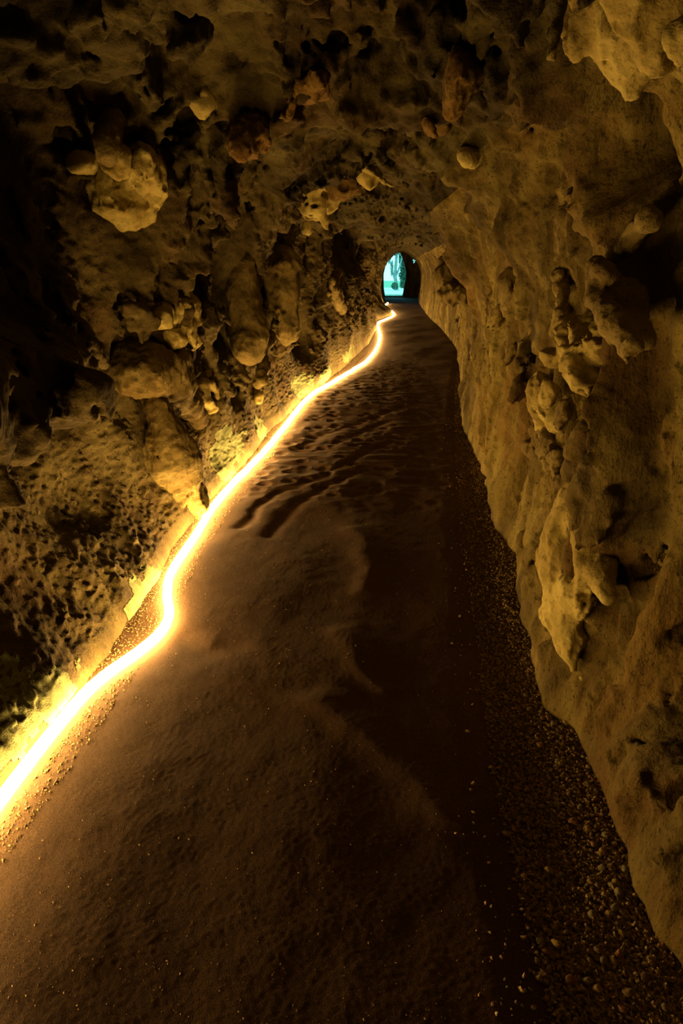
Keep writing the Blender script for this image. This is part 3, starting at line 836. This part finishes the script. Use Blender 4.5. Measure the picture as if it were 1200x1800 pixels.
formation('pierced_stone', 'little ring of pierced stone low on the left wall, above the green moss', 'rock',
          [('c', (-1.440, 5.067, 0.736), (-1.416, 5.223, 0.654), .03, .03), ('c', (-1.416, 5.223, 0.654), (-1.416, 5.235, 0.563), .03, .025), ('c', (-1.416, 5.235, 0.563), (-1.416, 5.139, 0.523), .022, .026), ('c', (-1.416, 5.139, 0.523), (-1.440, 5.002, 0.606), .026, .032),
           ('c', (-1.440, 5.002, 0.606), (-1.464, 5.036, 0.706), .04, .05), ('c', (-1.512, 5.222, 0.763), (-1.560, 5.265, 0.578), .07, .08), ('c', (-1.464, 5.113, 0.572), (-1.416, 5.086, 0.516), .025, .02)],
          (), M_PALE, k=.012, rough=.008, freq=20, h=.006, seed=471, pits=0, grow=1.200)
formation('clustered_rock', 'cluster of knuckle-like stone lumps on the left wall over a black gap', 'rock',
          [('c', (-1.279, 4.109, 1.440), (-1.279, 4.056, 1.363), .05, .045), ('c', (-1.279, 3.889, 1.325), (-1.237, 4.133, 1.328), .07, .06), ('c', (-1.237, 4.133, 1.328), (-1.216, 4.135, 1.246), .05, .04), ('c', (-1.258, 4.010, 1.239), (-1.258, 4.207, 1.106), .06, .045), ('b', (-1.300, 3.962, 1.163), (.07, .1, .06)), ('c', (-1.300, 3.749, 1.288), (-1.300, 3.949, 1.306), .06, .05)],
          [('b', (-1.175, 3.834, 1.207), (.03, .04, .02)), ('b', (-1.175, 3.729, 1.285), (.05, .04, .02))], M_PALE, k=.02, rough=.018, freq=16, h=.008, seed=481, pits=.008, grow=1.049)
formation('drop_shaped_rock', 'long drop-shaped hanging stone on the left wall with a rounded lower end', 'rock',
          [('c', (-1.321, 5.947, 1.550), (-1.288, 5.894, 1.003), .10, .16), ('b', (-1.277, 5.873, 0.934), (.14, .2, .15))], (), M_TAN, k=.05, rough=.02, freq=8, h=.012, seed=491, pits=.004, grow=1.120)
formation('gnarled_column', 'thin gnarled column of stone knobs on the left wall behind the moss', 'rock',
          [('c', (-1.250, 6.748, 0.914), (-1.250, 6.358, 0.859), .05, .06), ('c', (-1.250, 6.358, 0.859), (-1.228, 6.249, 0.744), .06, .045), ('c', (-1.228, 6.249, 0.744), (-1.228, 6.005, 0.591), .07, .05)],
          [('b', (-1.152, 5.943, 0.937), (.06, .05, .02))], M_TAN, k=.02, rough=.02, freq=12, h=.01, seed=501, pits=.012, pit_f=14, grow=1.087)
formation('hanging_spike', 'broad hanging rock spike ending in a point over the left wall foot', 'rock',
          [('c', (-1.239, 7.297, 1.550), (-1.186, 7.227, 0.996), .20, .15), ('c', (-1.186, 7.227, 0.996), (-1.186, 7.370, 0.727), .14, .03)], (), M_TAN, k=.05, rough=.035, freq=7, h=.014, seed=511, pits=.01, pit_f=12, grow=1.078)
formation('hanging_splinter', 'angular orange splinter of rock leaning out beside a dark crevice on the left', 'rock',
          [('c', (-0.982, 9.993, 1.326), (-0.922, 11.197, 0.915), .09, .11), ('c', (-1.003, 11.103, 1.467), (-1.003, 9.789, 1.182), .1, .06)], (), M_TAN, k=.03, rough=.03, freq=7, h=.014, seed=521, grow=1.003)
formation('stubby_rock', 'stubby bright stone knob just above the mossy foot of the left wall', 'rock',
          [('c', (-1.419, 6.638, 0.377), (-1.340, 6.491, 0.360), .06, .05)], (), M_PALE, k=.02, rough=.014, freq=14, h=.009, seed=531, grow=1.135)
# --- under the ceiling
formation('holed_flake', 'yellow holed rock flake drooping from the second ceiling arch, left side', 'rock',
          [('b', (-0.884, 7.574, 2.284), (.20, .14, .05), (0, -12, 0)), ('b', (-0.945, 7.574, 2.141), (.13, .10, .10)), ('c', (-0.857, 7.574, 2.125), (-0.788, 7.574, 1.963), .06, .03), ('c', (-0.913, 7.818, 2.280), (-0.998, 8.306, 2.611), .2, .25), ('b', (-0.993, 7.696, 1.943), (.06, .08, .08))],
          [('b', (-0.970, 7.451, 2.153), (.02, .1, .016)), ('b', (-0.889, 7.451, 2.132), (.03, .1, .018)), ('b', (-0.931, 7.451, 2.053), (.02, .1, .012))], M_PALE, k=.03, rough=.025, freq=10, h=.011, seed=541, pits=.01, pit_f=13, grow=1.222)
formation('hanging_tooth', 'tooth-shaped rusty rock drooping from the middle of the second ceiling arch', 'rock',
          [('b', (-0.557, 7.083, 2.283), (.17, .14, .10)), ('c', (-0.583, 7.083, 2.234), (-0.546, 7.083, 2.170), .06, .03), ('c', (-0.547, 7.312, 2.381), (-0.544, 7.655, 2.626), .15, .2)],
          [('b', (-0.548, 6.912, 2.251), (.05, .08, .045))], M_RUST, k=.04, rough=.03, freq=9, h=.012, seed=551, pits=.012, grow=1.142)
formation('pointed_flake', 'pointed pale flake hanging at the crown of the second ceiling arch', 'rock',
          [('c', (-0.283, 6.331, 2.289), (-0.267, 6.230, 2.175), .10, .015), ('b', (-0.221, 6.230, 2.247), (.10, .05, .02), (0, 35, 0)), ('c', (-0.297, 6.431, 2.323), (-0.298, 6.632, 2.481), .12, .15)], (), M_PALE, k=.025, rough=.018, freq=10, h=.010, seed=561, pits=.006, grow=1.005)
formation('orange_slab', 'smooth orange slab set in the right shoulder of the ceiling', 'rock',
          [('b', (0.166, 2.469, 2.083), (.075, .14, .12), (0, 12, 0)), ('b', (0.152, 2.504, 2.137), (.06, .12, .07))], (), M_RUST, k=.03, rough=.02, freq=10, h=.008, seed=571, pits=.002, grow=0.696)
formation('orange_flake', 'thin orange flake curling out of the ceiling right of the dark recess', 'rock',
          [('b', (0.100, 3.422, 2.135), (.035, .08, .075), (0, -40, 0)), ('c', (0.082, 3.422, 2.157), (0.142, 3.422, 2.094), .03, .02), ('b', (0.151, 3.585, 2.178), (.08, .12, .08))], (), M_RUST, k=.02, rough=.014, freq=14, h=.0085, seed=581, pits=.004, grow=0.815)
formation('ceiling_lump', 'rounded pitted ceiling lump with a curled edge left of the dark recess', 'rock',
          [('b', (-0.393, 3.206, 2.253), (.10, .12, .05), (0, -10, 0)), ('c', (-0.452, 3.206, 2.224), (-0.490, 3.206, 2.152), .035, .03), ('c', (-0.370, 3.206, 2.233), (-0.366, 3.206, 2.187), .04, .015), ('b', (-0.427, 3.390, 2.326), (.14, .2, .10))],
          [('b', (-0.382, 3.115, 2.209), (.02, .05, .014))], M_RUST, k=.03, rough=.02, freq=12, h=.008, seed=591, pits=.008, grow=0.916)
formation('nodule', 'round pale nodule at the right shoulder of the passage', 'rock',
          [('b', (0.300, 3.713, 2.046), (.065, .07, .06)), ('b', (0.347, 3.789, 2.063), (.08, .1, .08))], [('b', (0.309, 3.638, 2.007), (.02, .05, .02))], M_PALE, k=.02, rough=.012, freq=14, h=.008, seed=601, pits=.006, grow=0.758)
formation('hanging_cone', 'blunt cone of rock hanging beside the tall mass in the upper right', 'rock',
          [('c', (0.384, 1.964, 2.178), (0.384, 1.947, 2.085), .06, .03)], (), M_TAN, k=.02, rough=.012, freq=14, h=.008, seed=611, pits=.003, grow=0.620)

# ------------------------------------------------------------------ moss on the foot of the left wall
MOSS = [(1.75, 0.20, 0.32, 0.17), (1.95, 0.10, 0.3, 0.10), (3.0, 0.03, 0.35, 0.10), (5.3, 0.20, 0.42, 0.17), (6.3, 0.12, 0.35, 0.12), (5.0, 0.08, 0.25, 0.1), (8.6, 0.15, 0.6, 0.15), (9.8, 0.12, 0.7, 0.14), (12.0, 0.15, 1.0, 0.14)]
def build_moss():
    q = SQ[ST[SQ].max(1) < 3.5]
    used, q = np.unique(q, return_inverse=True)
    q = q.reshape(-1, 4)
    P = SV[used]
    Y, Z = P[:, 1], P[:, 2]
    w = np.zeros(len(Y))
    for y, z, sy, sz in MOSS:
        w = np.maximum(w, 1 - ((Y - y) / sy) ** 2 - ((Z - z) / sz) ** 2)
    keep = np.zeros(len(P), bool)
    sel = w > 0
    keep[sel] = w[sel] + 1.0 * fbm(P[sel] * 9, 71, 4, 0.65) > 0.30
    q = q[keep[q].all(1)]
    used, inv = np.unique(q, return_inverse=True)
    V = P[used].astype(float)
    V[:, 0] += 0.004 + 0.004 * fbm(V * 45, 72, 2)
    V[:, 2] -= 0.002
    tag(link_mesh('moss', V, inv.reshape(-1, 4), M_MOSS), 'green moss growing in patches along the foot of the left wall', 'moss', kind='stuff')
build_moss()

# ------------------------------------------------------------------ gravel along the right wall
rng = np.random.RandomState(11)
def ico(sub):
    import bmesh
    bm = bmesh.new()
    bmesh.ops.create_icosphere(bm, subdivisions=sub, radius=1)
    v = np.array([x.co[:] for x in bm.verts])
    bm.verts.index_update()
    f = np.array([[x.index for x in p.verts] for p in bm.faces])
    bm.free()
    return v, f
def rand_rot(n):
    q = rng.normal(size=(n, 4))
    q /= np.linalg.norm(q, axis=1)[:, None]
    w, x, y, z = q.T
    return np.stack([1 - 2 * (y * y + z * z), 2 * (x * y - z * w), 2 * (x * z + y * w), 2 * (x * y + z * w), 1 - 2 * (x * x + z * z), 2 * (y * z - x * w),
                     2 * (x * z - y * w), 2 * (y * z + x * w), 1 - 2 * (x * x + y * y)], 1).reshape(n, 3, 3)

def spots(n, ymin, ymax, power):
    u = rng.uniform(size=n)
    y = (ymin ** (1 - power) + u * (ymax ** (1 - power) - ymin ** (1 - power))) ** (1 / (1 - power))
    e, r = curve_x(GRAVEL_EDGE, y), curve_x(RIGHT_BASE, y)
    t = rng.beta(1.35, 1.1, n)
    return e + 0.02 + t * (r - e - 0.02) + np.where(rng.uniform(size=n) < 0.05, -rng.uniform(0, 0.16, n), 0), y

PROTO = []
for k in range(14):
    v, f = ico(3)
    v = v * (1 + 0.22 * fbm(v * 1.3 + k * 9.1, 81, 2)[:, None] + 0.05 * noise(v * 5 + k, 82)[:, None])
    for _ in range(5):                                        # chipped faces
        n_ = rng.normal(size=3)
        n_ /= np.linalg.norm(n_)
        d = v @ n_
        v = v - np.clip(d - rng.uniform(0.62, 0.85), 0, None)[:, None] * n_
    v *= np.array([1.25, 0.95, rng.uniform(0.5, 0.75)])
    PROTO.append((v, f))
peb_mesh = []
for k, (v, f) in enumerate(PROTO):
    me = bpy.data.meshes.new('pebble')
    me.from_pydata(v.tolist(), [], f.tolist())
    me.polygons.foreach_set('use_smooth', np.ones(len(f), bool))
    me.materials.append(M_PEB[(0, 1, 2, 0, 3, 1, 0, 2, 1, 0, 3, 2, 1, 0)[k]])
    peb_mesh.append(me)
px, py = spots(300, 1.10, 2.3, 2.0)
pz = floor_z(px, py)
for k in range(300):
    r = 0.0050 + 0.0078 * rng.uniform() ** 2.2
    o = bpy.data.objects.new('pebble', peb_mesh[rng.randint(14)])
    COL.objects.link(o)
    o.scale = (r, r, r)
    o.rotation_euler = (rng.uniform(-.3, .3), rng.uniform(-.3, .3), rng.uniform(0, 6.28))
    o.location = (px[k], py[k], pz[k] + 0.45 * r)
    tag(o, 'small loose pebble in the dark gravel strip along the foot of the right wall', 'pebble', 'pebbles in the gravel strip')

def scatter(name, label, X, Y, R, lift=0.3):
    v, f = ico(1)
    v = v * np.array([1.2, 0.9, 0.65])
    n = len(X)
    V = v[None] * (1 + 0.28 * rng.normal(size=(n, len(v), 1)).clip(-1, 1)) * R[:, None, None]
    V = np.einsum('nij,nkj->nki', rand_rot(n), V)
    V += np.stack([X, Y, floor_z(X, Y) + lift * R], 1)[:, None]
    Q = (f[None] + np.arange(n)[:, None, None] * len(v)).reshape(-1, 3)
    return tag(link_mesh(name, V.reshape(-1, 3), Q, M_GRAVEL, smooth=False), label, 'gravel', kind='stuff')
gx, gy = spots(30000, 1.0, 11.0, 2.0)
scatter('gravel', 'dark fine gravel filling the strip between the sand path and the right wall', gx, gy, 0.0020 + 0.0062 * rng.uniform(size=len(gx)) ** 3)
ly = 1.2 * (14 / 1.2) ** rng.uniform(size=9000)
lx = curve_x(LEFT_BASE, ly) + rng.uniform(0.0, 1, len(ly)) ** 1.3 * 0.20
ok = np.abs(lx - np.interp(ly, rp[:, 1], rp[:, 0])) > 0.032
lx, ly = lx[ok], ly[ok]
scatter('grit', 'coarse grit along the left wall foot on both sides of the rope light', lx, ly, 0.0015 + 0.003 * rng.uniform(size=len(ly)) ** 2)
sy_ = 1.0 + 7 * rng.uniform(size=2600) ** 1.6
sx_ = rng.uniform(-1.1, 0.42, len(sy_))
ok = sx_ > np.interp(sy_, rp[:, 1], rp[:, 0]) + 0.06
sx_, sy_ = sx_[ok], sy_[ok]
scatter('loose_grit', 'sparse grains of grit scattered over the brown sand path', sx_, sy_, 0.0010 + 0.0018 * rng.uniform(size=len(sy_)) ** 3)

# ------------------------------------------------------------------ far mouth and the garden beyond it
def mouth_wall():
    y0, y1 = 39.4, 40.2
    main = [(-0.86, 0.06), (-0.94, 0.5), (-0.96, 1.2), (-0.88, 1.55), (-0.80, 1.85), (-0.62, 1.98), (-0.50, 2.12), (-0.42, 2.30), (-0.34, 2.28), (-0.22, 2.42), (-0.10, 2.34),
            (0.02, 2.10), (0.16, 1.75), (0.26, 1.35), (0.26, 0.95), (0.18, 0.55), (0.14, 0.25), (0.10, 0.06)]
    small = [(0.66, 1.72), (0.62, 1.90), (0.63, 2.06), (0.70, 2.10), (0.76, 1.98), (0.72, 1.80)]
    from mathutils.geometry import delaunay_2d_cdt
    from mathutils import Vector
    outer = [(-2.6, -0.3), (2.6, -0.3), (2.6, 4.2), (-2.6, 4.2)]
    pts, edges, faces_in = [], [], []
    for lp in (outer, main, small):
        b = len(pts)
        pts += [Vector(p) for p in lp]
        edges += [(b + i, b + (i + 1) % len(lp)) for i in range(len(lp))]
    vs, es, fs, *_ = delaunay_2d_cdt(pts, edges, [], 0, 1e-5)
    def inside(p, lp):
        c = False
        for (x1, z1), (x2, z2) in zip(lp, lp[1:] + lp[:1]):
            if (z1 > p[1]) != (z2 > p[1]) and p[0] < (x2 - x1) * (p[1] - z1) / (z2 - z1) + x1:
                c = not c
        return c
    V = [(v.x, y0, v.y) for v in vs] + [(v.x, y1, v.y) for v in vs]
    n = len(vs)
    F = []
    for f in fs:
        c = (sum(vs[i].x for i in f) / len(f), sum(vs[i].y for i in f) / len(f))
        if not inside(c, main) and not inside(c, small):
            F += [tuple(f), tuple(n + i for i in reversed(f))]
    for lp, b in ((main, 4), (small, 4 + len(main))):
        k = len(lp)
        F += [(b + i, b + (i + 1) % k, n + b + (i + 1) % k, n + b + i) for i in range(k)]
    me = bpy.data.meshes.new('wall_end')
    me.from_pydata(V, [], F)
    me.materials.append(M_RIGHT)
    o = bpy.data.objects.new('wall_end', me)
    COL.objects.link(o)
    structure(o)
mouth_wall()

def box_mesh(name, lo, hi, mat):
    V = [(x, y, z) for x in (lo[0], hi[0]) for y in (lo[1], hi[1]) for z in (lo[2], hi[2])]
    F = np.array([[0, 1, 3, 2], [4, 6, 7, 5], [0, 4, 5, 1], [2, 3, 7, 6], [0, 2, 6, 4], [1, 5, 7, 3]])
    return link_mesh(name, V, F, mat, smooth=False)
structure(box_mesh('ground', (-30, 39.9, -0.5), (30, 90, -0.02), M_GRASS))
def strip(name, mat, pts, z, label=None):
    n = len(pts)
    V = [(xa, y, z) for xa, xb, y in pts] + [(xb, y, z) for xa, xb, y in pts]
    F = np.array([[i, n + i, n + i + 1, i + 1] for i in range(n - 1)])
    return structure(link_mesh(name, V, F, mat))
strip('garden_path', M_PATH, [(-1.5, 1.5, 43.5), (-2.2, 1.6, 46), (-3.2, 1.4, 49), (-4.5, 1.2, 53), (-6, 0.8, 58)], 0.0)

def leaf_cloud(n, cen, rad, size, seed, droop=0.0):
    r = np.random.RandomState(seed)
    d = r.normal(size=(n, 3))
    d /= np.linalg.norm(d, axis=1)[:, None]
    p = np.array(cen) + d * np.array(rad) * (r.uniform(size=(n, 1)) ** 0.4)
    a = r.normal(size=(n, 3)); a[:, 2] -= droop
    a /= np.linalg.norm(a, axis=1)[:, None]
    b = np.cross(a, r.normal(size=(n, 3)))
    b /= np.linalg.norm(b, axis=1)[:, None]
    s = size * r.uniform(0.6, 1.3, (n, 1))
    V = np.stack([p - a * s, p + b * s * 0.4, p + a * s, p - b * s * 0.4], 1).reshape(-1, 3)
    return V, np.arange(4 * n).reshape(n, 4)
def foliage(name, parent, parts, mat):
    Vs, Qs, k = [], [], 0
    for p in parts:
        V, Q = leaf_cloud(*p)
        Vs.append(V); Qs.append(Q + k); k += len(V)
    return link_mesh(name, np.concatenate(Vs) - np.array(parent.location), np.concatenate(Qs), mat, parent, smooth=False)
def limb(name, parent, path, r, mat):
    V, Q = tube(np.array(path, float) + 1e-4 * np.arange(len(path))[:, None], np.array(r, float), 10)
    return link_mesh(name, V - np.array(parent.location), Q, mat, parent)

t = thing('weeping_tree', 'pale-trunked tree with drooping grey-green foliage beyond the tunnel mouth', 'tree', (-0.45, 52, 0))
limb('trunk', t, [(-0.30, 52, -.1), (-0.36, 52, .5), (-0.42, 52, 1.2), (-0.36, 52.1, 2.2), (-0.42, 52.2, 3.6)], [.20, .14, .11, .10, .06], M_BARK)
for a in ([(-0.36, 52, .5), (-0.55, 52, 1.0), (-0.75, 51.9, 1.7), (-0.95, 51.9, 2.6)], [(-0.38, 52, .9), (-0.15, 52, 1.5), (0.05, 52, 2.3), (0.1, 52, 3.2)]):
    limb('branch', t, a, [.08, .07, .05, .03], M_BARK)
foliage('foliage', t, [(900, (-0.75, 52.2, 2.75), (.55, .6, .45), .10, 1, 1.5), (500, (-0.15, 52.2, 2.9), (.5, .6, .6), .10, 2, 1.5), (260, (-0.66, 52, 1.5), (.10, .2, .55), .08, 3, 2.0), (260, (-0.9, 52.1, 2.2), (.16, .2, .4), .08, 4, 2.0)], M_LEAF2)
t = thing('evergreen_tree', 'dark green evergreen tree on the right outside the tunnel mouth', 'tree', (0.35, 54, 0))
limb('trunk', t, [(.35, 54, -.1), (.35, 54, 1), (.35, 54.1, 2.5), (.3, 54, 4)], [.14, .11, .08, .04], M_BARK)
foliage('foliage', t, [(1500, (.38, 54, 2.2), (.62, .6, 1.1), .13, 5, .5), (700, (.25, 54, 3.3), (.5, .5, .8), .13, 6, .5), (700, (.30, 54, 1.0), (.5, .5, .5), .12, 7, .3)], M_LEAF)
t = thing('garden_shrub', 'low dark shrub at the path edge beyond the tunnel mouth', 'shrub', (-0.35, 51, 0))
limb('stem', t, [(-.35, 51, -.05), (-.35, 51, .2), (-.33, 51, .5)], [.03, .025, .01], M_BARK)
foliage('foliage', t, [(300, (-.42, 51.2, .32), (.26, .3, .24), .08, 8, 0), (260, (.12, 51.2, .40), (.22, .2, .28), .08, 9, 0)], M_LEAF)
